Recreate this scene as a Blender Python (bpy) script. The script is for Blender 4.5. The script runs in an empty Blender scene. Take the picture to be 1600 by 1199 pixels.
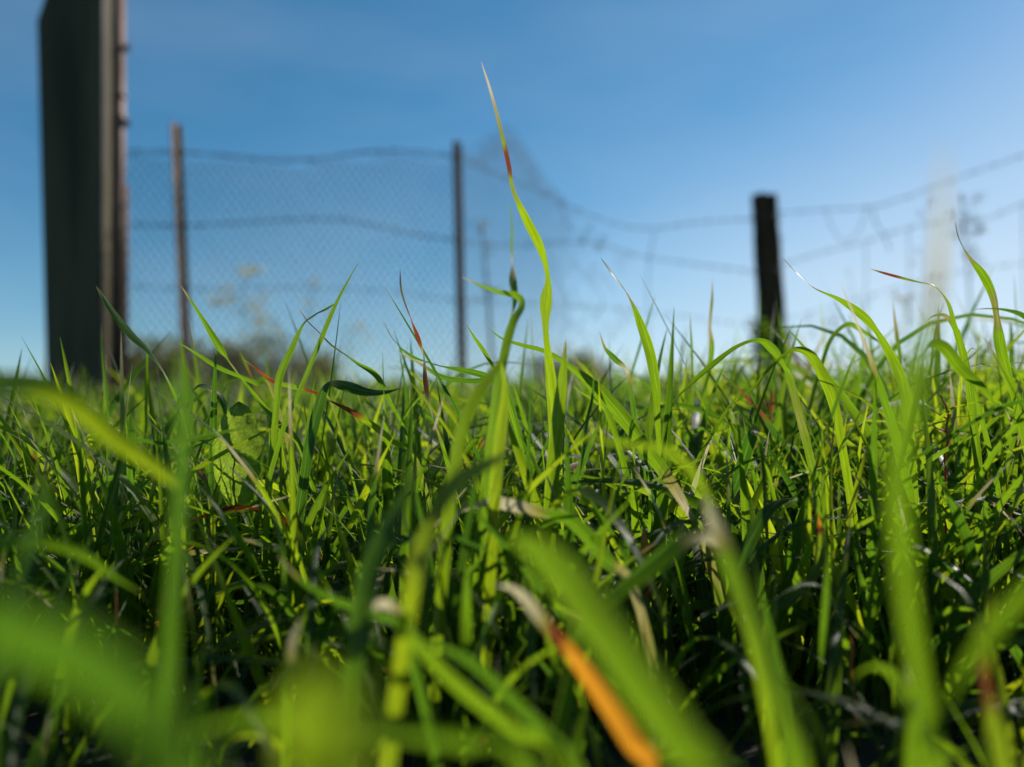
import bpy, math, random
import numpy as np
from mathutils import Vector, Matrix

# ------------------------------------------------------------------ camera, sky, sun
scene = bpy.context.scene
C = scene.collection
R = math.radians
EYE = 0.17                      # camera height above the soil (m)
F = 1600 * 28 / 36              # focal length in photo pixels
cam_d = bpy.data.cameras.new("camera")
cam_d.lens = 28; cam_d.sensor_width = 36
cam_d.clip_start = 0.01; cam_d.clip_end = 3000
cam_d.dof.use_dof = True
cam_d.dof.focus_distance = 0.48
cam_d.dof.aperture_fstop = 3.5
cam = bpy.data.objects.new("camera", cam_d); C.objects.link(cam)
cam.location = (0, 0, EYE); cam.rotation_euler = (R(90), 0, 0)
scene.camera = cam

SUN_EL, SUN_AZ = 34, 54         # azimuth clockwise from +Y (towards the right)
w = bpy.data.worlds.new("World"); scene.world = w; w.use_nodes = True
nt = w.node_tree; nt.nodes.clear()
sky = nt.nodes.new('ShaderNodeTexSky'); sky.sky_type = 'NISHITA'; sky.sun_disc = False
sky.sun_elevation = R(SUN_EL); sky.sun_rotation = R(SUN_AZ)
sky.altitude = 600; sky.air_density = 1.0; sky.dust_density = 0.35; sky.ozone_density = 2.0
hsv = nt.nodes.new('ShaderNodeHueSaturation'); hsv.inputs['Saturation'].default_value = 1.32; hsv.inputs['Hue'].default_value = .487
bg = nt.nodes.new('ShaderNodeBackground'); bg.inputs[1].default_value = 0.097
# thin high cirrus, denser low down
tc = nt.nodes.new('ShaderNodeTexCoord')
mp = nt.nodes.new('ShaderNodeMapping'); mp.inputs['Scale'].default_value = (1.3, 1.3, 4.5); mp.inputs['Rotation'].default_value = (0, R(20), R(10))
no = nt.nodes.new('ShaderNodeTexNoise'); no.inputs['Scale'].default_value = 1.6; no.inputs['Detail'].default_value = 4
cr = nt.nodes.new('ShaderNodeMapRange'); cr.inputs['From Min'].default_value = .42; cr.inputs['From Max'].default_value = .85; cr.inputs['To Max'].default_value = .13
mx = nt.nodes.new('ShaderNodeMix'); mx.data_type = 'RGBA'
nt.links.new(tc.outputs['Generated'], mp.inputs[0]); nt.links.new(mp.outputs[0], no.inputs['Vector'])
nt.links.new(no.outputs['Fac'], cr.inputs['Value']); 
lift = nt.nodes.new('ShaderNodeVectorMath'); lift.operation = 'ADD'; lift.inputs[1].default_value = (0, 0, .07)
nrm = nt.nodes.new('ShaderNodeVectorMath'); nrm.operation = 'NORMALIZE'
nt.links.new(tc.outputs['Generated'], lift.inputs[0]); nt.links.new(lift.outputs[0], nrm.inputs[0]); nt.links.new(nrm.outputs[0], sky.inputs[0])
nt.links.new(sky.outputs[0], hsv.inputs['Color']); nt.links.new(hsv.outputs[0], mx.inputs[6])
mx.inputs[7].default_value = (6.6, 7.2, 7.9, 1)
# paler haze low in the sky below the sun
dt = nt.nodes.new('ShaderNodeVectorMath'); dt.operation = 'DOT_PRODUCT'; dt.inputs[1].default_value = (math.sin(R(SUN_AZ)) , math.cos(R(SUN_AZ)), -1.3)
hz = nt.nodes.new('ShaderNodeMapRange'); hz.interpolation_type = 'SMOOTHSTEP'; hz.inputs['From Min'].default_value = .26; hz.inputs['From Max'].default_value = .95; hz.inputs['To Max'].default_value = .68
nt.links.new(tc.outputs['Generated'], dt.inputs[0]); nt.links.new(dt.outputs['Value'], hz.inputs['Value'])
ha = nt.nodes.new('ShaderNodeMath'); ha.operation = 'ADD'; ha.use_clamp = True; nt.links.new(hz.outputs[0], ha.inputs[0])
nt.links.new(cr.outputs[0], ha.inputs[1]); nt.links.new(ha.outputs[0], mx.inputs[0])
wo = nt.nodes.new('ShaderNodeOutputWorld')
nt.links.new(mx.outputs[2], bg.inputs[0]); nt.links.new(bg.outputs[0], wo.inputs[0])

sd = bpy.data.lights.new("sun", 'SUN'); sd.energy = 5.0; sd.angle = R(0.5); sd.color = (1, .95, .86)
so = bpy.data.objects.new("sun", sd); C.objects.link(so)
sdir = Vector((math.sin(R(SUN_AZ)) * math.cos(R(SUN_EL)), math.cos(R(SUN_AZ)) * math.cos(R(SUN_EL)), math.sin(R(SUN_EL))))
so.rotation_euler = sdir.to_track_quat('Z', 'Y').to_euler(); so.location = sdir * 20

scene.view_settings.view_transform = 'Standard'; scene.view_settings.look = 'None'
scene.view_settings.exposure = 0.22; scene.view_settings.gamma = 1
scene.cycles.max_bounces = 8; scene.cycles.transparent_max_bounces = 8

rng = np.random.default_rng(11)
random.seed(5)

# ------------------------------------------------------------------ helpers
def at(px, py, z):
    """a direction in the photo at z metres in front of the camera -> a point in the field"""
    return Vector(((px - 800) / F * z, z, EYE - (py - 599.5) / F * z))

def tag(o, label=None, cat=None, group=None, kind=None):
    if label: o['label'] = label
    if cat: o['category'] = cat
    if group: o['group'] = group
    if kind: o['kind'] = kind
    return o

def empty(name, loc):
    o = bpy.data.objects.new(name, None); C.objects.link(o); o.location = loc
    o.empty_display_size = .02
    return o

def link_mesh(name, me, mat, parent=None):
    o = bpy.data.objects.new(name, me); C.objects.link(o)
    if mat: me.materials.append(mat)
    if parent is not None:
        o.parent = parent
        o.matrix_parent_inverse = Matrix.Translation(parent.location).inverted()
    return o

def fast_mesh(name, V, Q, uv=None, tint=None, smooth=True):
    """V (n,3) float, Q (m,4) int quads"""
    me = bpy.data.meshes.new(name)
    V = np.asarray(V, np.float32); Q = np.asarray(Q, np.int32)
    me.vertices.add(len(V)); me.vertices.foreach_set('co', V.ravel())
    me.loops.add(Q.size); me.loops.foreach_set('vertex_index', Q.ravel())
    me.polygons.add(len(Q)); me.polygons.foreach_set('loop_start', np.arange(0, Q.size, 4, dtype=np.int32))
    me.polygons.foreach_set('use_smooth', np.full(len(Q), smooth))
    if uv is not None:
        l = me.uv_layers.new(name='UVMap'); l.data.foreach_set('uv', np.asarray(uv, np.float32)[Q.ravel()].ravel())
    if tint is not None:
        a = me.attributes.new('tint', 'FLOAT_COLOR', 'POINT'); a.data.foreach_set('color', np.asarray(tint, np.float32).ravel())
    me.update(calc_edges=True)
    return me

class MB:
    """collects polygons for one mesh"""
    def __init__(s): s.v = []; s.f = []
    def add(s, vs, fs):
        n = len(s.v); s.v += [tuple(v) for v in vs]; s.f += [tuple(i + n for i in f) for f in fs]
    def tube(s, pts, r, n=6, caps=True):
        pts = [Vector(p) for p in pts]; vs = []; fs = []
        rr = r if isinstance(r, (list, tuple)) else [r] * len(pts)
        up = None
        for i, p in enumerate(pts):
            t = (pts[min(i + 1, len(pts) - 1)] - pts[max(i - 1, 0)]).normalized()
            if up is None:
                up = t.orthogonal().normalized()
            else:
                up = (up - t * up.dot(t)).normalized()
            b = t.cross(up)
            for k in range(n):
                a = 2 * math.pi * k / n
                vs.append(p + (up * math.cos(a) + b * math.sin(a)) * rr[i])
        for i in range(len(pts) - 1):
            for k in range(n):
                fs.append((i * n + k, i * n + (k + 1) % n, (i + 1) * n + (k + 1) % n, (i + 1) * n + k))
        if caps:
            fs.append(tuple(range(n))[::-1]); fs.append(tuple((len(pts) - 1) * n + k for k in range(n)))
        s.add(vs, fs)
    def prism(s, poly, depth_vec):
        n = len(poly); d = Vector(depth_vec)
        vs = [Vector(p) for p in poly] + [Vector(p) + d for p in poly]
        fs = [tuple(range(n)), tuple(range(n, 2 * n))[::-1]] + [(i, (i + 1) % n + 0, (i + 1) % n + n, i + n)[::-1] for i in range(n)]
        s.add(vs, fs)
    def leaf(s, base, d, nrm, L, W, seg=4):
        d = Vector(d).normalized(); side = d.cross(Vector(nrm)).normalized(); up = side.cross(d)
        vs = []; fs = []
        for i in range(seg + 1):
            t = i / seg; ww = W * .5 * math.sin(math.pi * min(1, (.06 + .94 * t)) ** .8)
            c = Vector(base) + d * L * t - up * L * .25 * t * t
            vs += [c - side * ww + up * ww * .3, c, c + side * ww + up * ww * .3]
        for i in range(seg):
            a = i * 3
            fs += [(a, a + 1, a + 4, a + 3), (a + 1, a + 2, a + 5, a + 4)]
        s.add(vs, fs)
    def build(s, name, mat, parent=None, smooth=True, bevel=0):
        me = bpy.data.meshes.new(name); me.from_pydata(s.v, [], s.f)
        import bmesh
        bm = bmesh.new(); bm.from_mesh(me); bmesh.ops.recalc_face_normals(bm, faces=bm.faces)
        if bevel: bmesh.ops.bevel(bm, geom=[e for e in bm.edges if len(e.link_faces) == 2 and e.calc_face_angle(0) > .7], offset=bevel, segments=2, affect='EDGES', clamp_overlap=True)
        bm.to_mesh(me); bm.free()
        if smooth:
            for p in me.polygons: p.use_smooth = True
        me.update()
        return link_mesh(name, me, mat, parent)

def catmull(P, n):
    """resample a list of row vectors (k,d) with n steps per span"""
    P = np.asarray(P, float); E = np.vstack([2 * P[0] - P[1], P, 2 * P[-1] - P[-2]])
    out = []
    for i in range(len(P) - 1):
        p0, p1, p2, p3 = E[i:i + 4]
        for k in range(n):
            t = k / n
            out.append(.5 * ((2 * p1) + (-p0 + p2) * t + (2 * p0 - 5 * p1 + 4 * p2 - p3) * t * t + (-p0 + 3 * p1 - 3 * p2 + p3) * t ** 3))
    out.append(P[-1]); return np.array(out)

# ------------------------------------------------------------------ materials
def nodes(name):
    m = bpy.data.materials.new(name); m.use_nodes = True
    t = m.node_tree; t.nodes.clear(); out = t.nodes.new('ShaderNodeOutputMaterial')
    return m, t, out
def ramp(t, stops, interp='LINEAR'):
    n = t.nodes.new('ShaderNodeValToRGB'); n.color_ramp.interpolation = interp
    e = n.color_ramp.elements
    while len(e) < len(stops): e.new(.5)
    for i, (p, c) in enumerate(stops): e[i].position = p; e[i].color = (*c, 1)
    return n
def mix(t, blend='MIX', fac=None):
    n = t.nodes.new('ShaderNodeMix'); n.data_type = 'RGBA'; n.blend_type = blend
    if fac is not None: n.inputs[0].default_value = fac
    return n

def blade_material(name, trans=0.5, vein=True):
    m, t, out = nodes(name); L = t.links.new
    at_ = t.nodes.new('ShaderNodeAttribute'); at_.attribute_name = 'tint'
    sep = t.nodes.new('ShaderNodeSeparateColor'); L(at_.outputs['Color'], sep.inputs[0])
    uv = t.nodes.new('ShaderNodeUVMap'); uv.uv_map = 'UVMap'
    su = t.nodes.new('ShaderNodeSeparateXYZ'); L(uv.outputs[0], su.inputs[0])
    # mottling along the blade
    mpn = t.nodes.new('ShaderNodeMapping'); mpn.inputs['Scale'].default_value = (6, 60, 1); L(uv.outputs[0], mpn.inputs[0])
    nz = t.nodes.new('ShaderNodeTexNoise'); nz.inputs['Scale'].default_value = 1.0; nz.inputs['Detail'].default_value = 3
    addv = t.nodes.new('ShaderNodeVectorMath'); addv.operation = 'ADD'
    cmb = t.nodes.new('ShaderNodeCombineXYZ'); mul = t.nodes.new('ShaderNodeMath'); mul.operation = 'MULTIPLY'; mul.inputs[1].default_value = 57
    L(sep.outputs[0], mul.inputs[0]); L(mul.outputs[0], cmb.inputs[2]); L(mpn.outputs[0], addv.inputs[0]); L(cmb.outputs[0], addv.inputs[1])
    L(addv.outputs[0], nz.inputs['Vector'])
    # dryness with ragged edge
    ma = t.nodes.new('ShaderNodeMath'); ma.operation = 'MULTIPLY_ADD'; ma.inputs[1].default_value = .34; 
    sb = t.nodes.new('ShaderNodeMath'); sb.operation = 'SUBTRACT'; sb.inputs[1].default_value = .5; L(nz.outputs['Fac'], sb.inputs[0])
    L(sb.outputs[0], ma.inputs[0]); L(sep.outputs[1], ma.inputs[2])
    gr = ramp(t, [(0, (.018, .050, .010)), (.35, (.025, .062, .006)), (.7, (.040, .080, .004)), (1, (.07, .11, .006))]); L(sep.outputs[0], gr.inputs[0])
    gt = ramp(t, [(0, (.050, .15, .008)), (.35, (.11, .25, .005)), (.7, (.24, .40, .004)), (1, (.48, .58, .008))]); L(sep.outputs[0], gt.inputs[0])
    dr = ramp(t, [(.22, (.15, .20, .02)), (.45, (.32, .27, .06)), (.7, (.40, .33, .17)), (.95, (.60, .51, .31))]); L(ma.outputs[0], dr.inputs[0])
    ra = t.nodes.new('ShaderNodeMath'); ra.operation = 'MULTIPLY_ADD'; ra.inputs[1].default_value = .5; L(sb.outputs[0], ra.inputs[0]); L(sep.outputs[2], ra.inputs[2])
    rr_ = ramp(t, [(.2, (.20, .15, .03)), (.42, (.22, .07, .02)), (.66, (.20, .035, .014)), (.9, (.85, .34, .02))]); L(ra.outputs[0], rr_.inputs[0])
    rf = t.nodes.new('ShaderNodeMapRange'); rf.inputs['From Min'].default_value = .22; rf.inputs['From Max'].default_value = .45; L(ra.outputs[0], rf.inputs['Value'])
    fac = t.nodes.new('ShaderNodeMapRange'); fac.inputs['From Min'].default_value = .2; fac.inputs['From Max'].default_value = .34; L(ma.outputs[0], fac.inputs['Value'])
    # dark mottles
    mt = t.nodes.new('ShaderNodeMapRange'); mt.inputs['From Min'].default_value = .3; mt.inputs['From Max'].default_value = .7; mt.inputs['To Min'].default_value = .75; mt.inputs['To Max'].default_value = 1.2; L(nz.outputs['Fac'], mt.inputs['Value'])
    # veins: fine lines along the blade
    sn = t.nodes.new('ShaderNodeMath'); sn.operation = 'MULTIPLY'; sn.inputs[1].default_value = 75; L(su.outputs[0], sn.inputs[0])
    si = t.nodes.new('ShaderNodeMath'); si.operation = 'SINE'; L(sn.outputs[0], si.inputs[0])
    vr = t.nodes.new('ShaderNodeMapRange'); vr.inputs['From Min'].default_value = -1; vr.inputs['To Min'].default_value = .72; vr.inputs['To Max'].default_value = 1.12; L(si.outputs[0], vr.inputs['Value'])
    du = t.nodes.new('ShaderNodeMath'); du.operation = 'SUBTRACT'; du.inputs[1].default_value = .5; L(su.outputs[0], du.inputs[0])
    da = t.nodes.new('ShaderNodeMath'); da.operation = 'ABSOLUTE'; L(du.outputs[0], da.inputs[0])
    rim = t.nodes.new('ShaderNodeMapRange'); rim.inputs['From Min'].default_value = .43; rim.inputs['From Max'].default_value = .49; rim.inputs['To Max'].default_value = .45; L(da.outputs[0], rim.inputs['Value'])
    rib = t.nodes.new('ShaderNodeMapRange'); rib.inputs['From Min'].default_value = .05; rib.inputs['From Max'].default_value = .015; rib.inputs['To Max'].default_value = .28; L(da.outputs[0], rib.inputs['Value'])
    rsum = t.nodes.new('ShaderNodeMath'); rsum.operation = 'ADD'; L(rim.outputs[0], rsum.inputs[0]); L(rib.outputs[0], rsum.inputs[1])
    vm = t.nodes.new('ShaderNodeMath'); vm.operation = 'MULTIPLY'; L(vr.outputs[0], vm.inputs[0]); L(mt.outputs[0], vm.inputs[1])
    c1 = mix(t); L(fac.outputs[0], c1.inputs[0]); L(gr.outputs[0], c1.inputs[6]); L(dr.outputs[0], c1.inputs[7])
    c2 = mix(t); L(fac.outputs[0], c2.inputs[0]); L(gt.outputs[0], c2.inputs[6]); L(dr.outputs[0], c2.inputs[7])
    e1 = mix(t); L(rsum.outputs[0], e1.inputs[0]); L(c1.outputs[2], e1.inputs[6]); e1.inputs[7].default_value = (.26, .32, .12, 1); c1 = e1
    e2 = mix(t); L(rsum.outputs[0], e2.inputs[0]); L(c2.outputs[2], e2.inputs[6]); e2.inputs[7].default_value = (.42, .60, .12, 1); c2 = e2
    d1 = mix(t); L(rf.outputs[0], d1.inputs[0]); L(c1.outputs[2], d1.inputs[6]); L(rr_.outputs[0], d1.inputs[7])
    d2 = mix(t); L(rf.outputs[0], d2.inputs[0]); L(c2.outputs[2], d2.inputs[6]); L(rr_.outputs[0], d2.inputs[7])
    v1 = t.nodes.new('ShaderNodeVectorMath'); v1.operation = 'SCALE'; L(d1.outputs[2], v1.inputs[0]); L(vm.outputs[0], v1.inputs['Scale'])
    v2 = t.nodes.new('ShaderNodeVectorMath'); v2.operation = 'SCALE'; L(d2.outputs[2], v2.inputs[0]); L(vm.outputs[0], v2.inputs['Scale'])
    p = t.nodes.new('ShaderNodeBsdfPrincipled'); p.inputs['Roughness'].default_value = .36; p.inputs['Specular IOR Level'].default_value = .45
    L(v1.outputs[0], p.inputs['Base Color'])
    bmp = t.nodes.new('ShaderNodeBump'); bmp.inputs['Strength'].default_value = .35; bmp.inputs['Distance'].default_value = .0003
    L(si.outputs[0], bmp.inputs['Height']); L(bmp.outputs[0], p.inputs['Normal'])
    tr = t.nodes.new('ShaderNodeBsdfTranslucent'); L(v2.outputs[0], tr.inputs[0])
    ms = t.nodes.new('ShaderNodeMixShader'); ms.inputs[0].default_value = trans
    L(p.outputs[0], ms.inputs[1]); L(tr.outputs[0], ms.inputs[2]); L(ms.outputs[0], out.inputs[0])
    return m

def simple(name, c1, c2, scale=20, rough=.8, bump=.3, bdist=.003, detail=6, stretch=(1, 1, 1), metal=0, trans=0, tcol=None, spec=.4):
    m, t, out = nodes(name); L = t.links.new
    tcn = t.nodes.new('ShaderNodeTexCoord'); mpn = t.nodes.new('ShaderNodeMapping'); mpn.inputs['Scale'].default_value = stretch
    L(tcn.outputs['Object'], mpn.inputs[0])
    nz = t.nodes.new('ShaderNodeTexNoise'); nz.inputs['Scale'].default_value = scale; nz.inputs['Detail'].default_value = detail; L(mpn.outputs[0], nz.inputs['Vector'])
    r = ramp(t, [(.35, c1), (.65, c2)]); L(nz.outputs['Fac'], r.inputs[0])
    p = t.nodes.new('ShaderNodeBsdfPrincipled'); p.inputs['Roughness'].default_value = rough; p.inputs['Metallic'].default_value = metal; p.inputs['Specular IOR Level'].default_value = spec
    L(r.outputs[0], p.inputs['Base Color'])
    b = t.nodes.new('ShaderNodeBump'); b.inputs['Strength'].default_value = bump; b.inputs['Distance'].default_value = bdist; L(nz.outputs['Fac'], b.inputs['Height']); L(b.outputs[0], p.inputs['Normal'])
    if trans:
        tr = t.nodes.new('ShaderNodeBsdfTranslucent'); tr.inputs[0].default_value = (*tcol, 1)
        ms = t.nodes.new('ShaderNodeMixShader'); ms.inputs[0].default_value = trans
        L(p.outputs[0], ms.inputs[1]); L(tr.outputs[0], ms.inputs[2]); L(ms.outputs[0], out.inputs[0])
    else: L(p.outputs[0], out.inputs[0])
    return m

M_blade = blade_material('grass_blade', .6)
M_soil = simple('soil', (.018, .013, .008), (.055, .04, .02), 60, .95, .8, .01)
M_timber = simple('weathered_timber', (.05, .036, .014), (.12, .088, .038), 14, .8, .5, .004, 8, (1, 1, .08))
M_oldwood = simple('old_post_wood', (.02, .009, .003), (.10, .045, .016), 18, .9, .9, .012, 8, (1, 1, .12))
M_steel = simple('grey_steel', (.02, .022, .02), (.045, .045, .04), 30, .5, .15, .001, 4, (1, 1, .3), .6)
M_rust = simple('rusty_steel', (.11, .05, .025), (.30, .19, .14), 26, .62, .3, .001, 6, (1, 1, .15), .15)
M_postrust = simple('rusted_fence_post', (.16, .10, .065), (.26, .18, .13), 16, .75, .3, .001, 6, (1, 1, .25), .1)
M_wire = simple('galvanised_wire', (.07, .075, .08), (.16, .16, .16), 60, .55, .1, .0005, 3, (1, 1, 1), .5)
M_leaf = simple('weed_leaf', (.04, .08, .012), (.07, .12, .02), 40, .55, .3, .001, 3, trans=.55, tcol=(.26, .42, .02))
M_shrub = simple('shrub_leaf', (.12, .11, .02), (.23, .17, .035), 5, .7, .3, .002, 3, trans=.35, tcol=(.26, .26, .05))
M_bark = simple('twig_bark', (.05, .035, .02), (.10, .07, .04), 30, .9, .4, .002)
M_drystem = simple('dry_weed_stem', (.16, .14, .07), (.32, .28, .15), 30, .7, .2, .001)
M_straw = simple('dry_flower', (.55, .42, .12), (.75, .62, .28), 40, .8, .2, .001, trans=.4, tcol=(.5, .4, .12))

# ------------------------------------------------------------------ ground
def ground():
    rs = [0, .05, .1, .2, .3, .45, .6, .8, 1, 1.4, 2, 3, 4.5, 7, 10, 15, 25, 45, 90, 200, 500, 1500]
    na = 96; V = [(0, 0, -.001)]; Fs = []
    for i, r in enumerate(rs[1:]):
        for k in range(na):
            a = 2 * math.pi * k / na
            z = (.006 * math.sin(r * 9 + 3 * math.sin(a * 5)) if r < 6 else 0) - (0.0 if r < 9 else (r - 9) * .012 if r < 200 else 2.3)
            V.append((r * math.cos(a), r * math.sin(a), z))
    for k in range(na): Fs.append((0, 1 + k, 1 + (k + 1) % na))
    for i in range(len(rs) - 2):
        for k in range(na):
            a = 1 + i * na; b = a + na; Fs.append((a + k, b + k, b + (k + 1) % na, a + (k + 1) % na))
    me = bpy.data.meshes.new('ground'); me.from_pydata(V, [], Fs)
    for p in me.polygons: p.use_smooth = True
    m, t, out = nodes('ground'); L = t.links.new
    tcn = t.nodes.new('ShaderNodeTexCoord'); nz = t.nodes.new('ShaderNodeTexNoise'); nz.inputs['Scale'].default_value = 50; nz.inputs['Detail'].default_value = 8; L(tcn.outputs['Object'], nz.inputs['Vector'])
    nz2 = t.nodes.new('ShaderNodeTexNoise'); nz2.inputs['Scale'].default_value = .4; nz2.inputs['Detail'].default_value = 5; L(tcn.outputs['Object'], nz2.inputs['Vector'])
    r1 = ramp(t, [(.3, (.016, .012, .007)), (.6, (.04, .032, .016)), (.8, (.07, .055, .03))]); L(nz.outputs['Fac'], r1.inputs[0])
    r2 = ramp(t, [(.3, (.03, .06, .015)), (.7, (.07, .09, .025))]); L(nz2.outputs['Fac'], r2.inputs[0])
    ln = t.nodes.new('ShaderNodeVectorMath'); ln.operation = 'LENGTH'; L(tcn.outputs['Object'], ln.inputs[0])
    mr = t.nodes.new('ShaderNodeMapRange'); mr.inputs['From Min'].default_value = 6; mr.inputs['From Max'].default_value = 12; L(ln.outputs['Value'], mr.inputs['Value'])
    c = mix(t); L(mr.outputs[0], c.inputs[0]); L(r1.outputs[0], c.inputs[6]); L(r2.outputs[0], c.inputs[7])
    p = t.nodes.new('ShaderNodeBsdfPrincipled'); p.inputs['Roughness'].default_value = .95; L(c.outputs[2], p.inputs['Base Color'])
    b = t.nodes.new('ShaderNodeBump'); b.inputs['Strength'].default_value = .8; b.inputs['Distance'].default_value = .01; L(nz.outputs['Fac'], b.inputs['Height']); L(b.outputs[0], p.inputs['Normal']); L(p.outputs[0], out.inputs[0])
    o = link_mesh('ground', me, m); tag(o, kind='structure')
ground()

# ------------------------------------------------------------------ the sward: uncountable grass, one mesh
def sward():
    bands = [  # z0, z1, blades per m2, half width per metre, extra half width, segments
        (-.35, .12, 2400, .6, .75, 8),
        (.12, .37, 2500, .95, .30, 12),
        (.37, .45, 8500, .95, .30, 12),
        (.45, 1.0, 6200, .95, .18, 12),
        (1.0, 2.0, 3800, .90, .15, 9),
        (2.0, 4.2, 1600, .85, .15, 7),
        (4.2, 8.0, 480, .80, .2, 6),
        (8.0, 14., 190, .80, .2, 5)]
    VV = []; QQ = []; UV = []; TT = []; off = 0
    for z0, z1, dens, hw, ex, K in bands:
        zm = max(z1, .2); n = int(dens * (z1 - z0) * 2 * (hw * zm + ex))
        # tillers: blades share a few centimetres of soil
        nt_ = max(1, n // 5)
        ty = rng.uniform(z0, z1, nt_); tx = rng.uniform(-1, 1, nt_) * (hw * np.maximum(ty, .05) + ex) if z0 > 0 else rng.uniform(-1, 1, nt_) * (hw * zm + ex)
        idx = rng.integers(0, nt_, n)
        x = tx[idx] + rng.normal(0, .008, n); y = ty[idx] + rng.normal(0, .008, n)
        keep = (x ** 2 + y ** 2 > .10 ** 2); x = x[keep]; y = y[keep]; n = len(x)
        r = rng.random(n)
        patch = .5 + .5 * np.sin(x * 7.3 + 2 * np.sin(y * 5.1)) * np.cos(y * 6.7 + 1.3 * np.sin(x * 4.2))
        h = .080 + .088 * rng.random(n) + .03 * patch
        tall = (rng.random(n) < .03); h = np.where(tall, h + rng.uniform(.01, .04, n), h)
        right = np.clip((x / np.maximum(y, .1) - .05) / .35, 0, 1) * np.clip((y - .5) / .4, 0, 1) * np.clip((3 - y) / 1.5, 0, 1)
        h = h * (1 + .22 * right)
        left = np.clip(-x / np.maximum(y, .1) / .3, 0, 1) * (y > .45); h = h * (1 - .16 * left)
        h = np.where(y > 1.3, np.minimum(h, .15 + .03 * rng.random(n) + .03 * right), h)
        # grass right in front of the lens is beaten down
        yl = 1130 - (np.clip(y, .12, .46) - .12) / .34 * 520
        cap = EYE - (yl - 600) / F * np.clip(y, .12, .46)
        cap = np.where(y < .46, np.where(np.abs(x) < .9 * np.maximum(y, 0) + .12, cap, .2), 1)
        cap = np.where(y < .12, np.where(np.abs(x) < .22, .07, .18), cap)
        cap = np.where((y > .25) & (y < .52) & (np.abs(x / np.maximum(y, .05) + .338) < .035), .05, cap)      # sparse round the broad leaf
        short = h > cap; h = np.where(short, cap * rng.uniform(.45, 1.0, n), h)
        under = rng.random(n) < .25 * (y < 1.2); h = np.where(under, h * rng.uniform(.4, .75, n), h)      # short tangled undergrowth
        lean_u = np.where(under, rng.uniform(0, .9, n), 0)
        W = (.0026 + .0058 * rng.random(n) ** 1.05) * np.clip(h / .13, .55, 1.15)
        if z0 > 2: W *= 1.5
        if z0 > 4: W *= 1.4
        Ls = h * rng.uniform(1.02, 1.5, n)
        az = rng.uniform(0, 2 * np.pi, n); lean = lean_u + np.abs(rng.normal(.2, .24, n))
        bend = np.abs(rng.normal(.48, .55, n)) * (Ls / .14)
        flop = rng.random(n) < .26 + .12 * right; bend = np.where(flop, rng.uniform(1.6, 2.9, n), bend)
        Ls = np.where(flop, Ls * 1.15, Ls)
        s = np.linspace(0, 1, K + 1)
        kp = rng.uniform(.35, .75, n); ks = rng.uniform(2.2, 5, n)
        # bending angle from vertical grows along the blade, mostly around kp
        th = lean[:, None] + bend[:, None] * (1 / (1 + np.exp(-ks[:, None] * 2 * (s[None] - kp[:, None]))))
        side = rng.normal(0, .35, n)[:, None] * s[None]
        a2 = az[:, None] + side
        dx = np.sin(th) * np.cos(a2); dy = np.sin(th) * np.sin(a2); dz = np.cos(th)
        ds = (Ls / K)[:, None]
        cx = x[:, None] + np.concatenate([np.zeros((n, 1)), np.cumsum(dx[:, :-1] * ds, 1)], 1)
        cy = y[:, None] + np.concatenate([np.zeros((n, 1)), np.cumsum(dy[:, :-1] * ds, 1)], 1)
        cz = np.concatenate([np.zeros((n, 1)), np.cumsum(dz[:, :-1] * ds, 1)], 1) - .004
        cz = np.maximum(cz, .004 * s[None] - .004)
        # keep the lens free
        T = np.stack([dx, dy, dz], -1)
        ref = np.stack([-np.sin(a2), np.cos(a2), np.zeros_like(a2)], -1)
        N = np.cross(T, ref)
        tw = (rng.normal(0, .5, n)[:, None] + rng.normal(0, 1.5, n)[:, None] * s[None])
        tw += np.where(rng.random(n) < .25, rng.choice([-1, 1], n) * rng.uniform(2, 5, n), 0)[:, None] * s[None] ** 1.3
        Wd = ref * np.cos(tw)[..., None] + N * np.sin(tw)[..., None]
        Nd = -ref * np.sin(tw)[..., None] + N * np.cos(tw)[..., None]
        prof = np.clip(.62 + 1.3 * s, 0, 1) * np.clip((1 - s) / .55, 0, 1) ** .75
        prof[-1] = .02
        hw_ = (W[:, None] * .5 * prof[None])[..., None]
        ctr = np.stack([cx, cy, cz], -1)
        Lf = ctr - Wd * hw_ + Nd * hw_ * .28; Rt = ctr + Wd * hw_ + Nd * hw_ * .28
        V = np.stack([Lf, ctr, Rt], 2)            # n,K+1,3,3
        # dryness
        dry = np.zeros((n, K + 1)) + rng.uniform(0, .08, n)[:, None]
        rt = rng.random(n) < .22; tipd = np.clip((s[None] - rng.uniform(.7, .95, n)[:, None]) * rng.uniform(3, 9, n)[:, None], 0, 1)
        dry = np.where(rt[:, None], np.maximum(dry, tipd), dry)
        fl = rng.random(n) < .012; dry = np.where(fl[:, None], rng.uniform(.65, 1, n)[:, None], dry)
        rs_ = rng.random(n) < .03; spot = np.exp(-((s[None] - rng.uniform(.3, .9, n)[:, None]) / .09) ** 2) * .55
        red = np.where(rs_[:, None], spot * 1.1, 0); redall = (rng.random(n) < .003); red = np.where(redall[:, None], rng.uniform(.35, 1.0, n)[:, None], red)
        low = (rng.random(n) < .12); dry = np.where(low[:, None], np.maximum(dry, np.clip((.2 - s[None]) * 5, 0, 1) * .85), dry)
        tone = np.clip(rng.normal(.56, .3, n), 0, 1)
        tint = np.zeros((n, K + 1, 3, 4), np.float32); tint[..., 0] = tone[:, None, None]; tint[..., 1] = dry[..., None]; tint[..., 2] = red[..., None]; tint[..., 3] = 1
        uv = np.zeros((n, K + 1, 3, 2), np.float32); uv[..., 0] = np.array([0, .5, 1])[None, None]; uv[..., 1] = (s[None, :] * Ls[:, None])[..., None]
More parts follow.
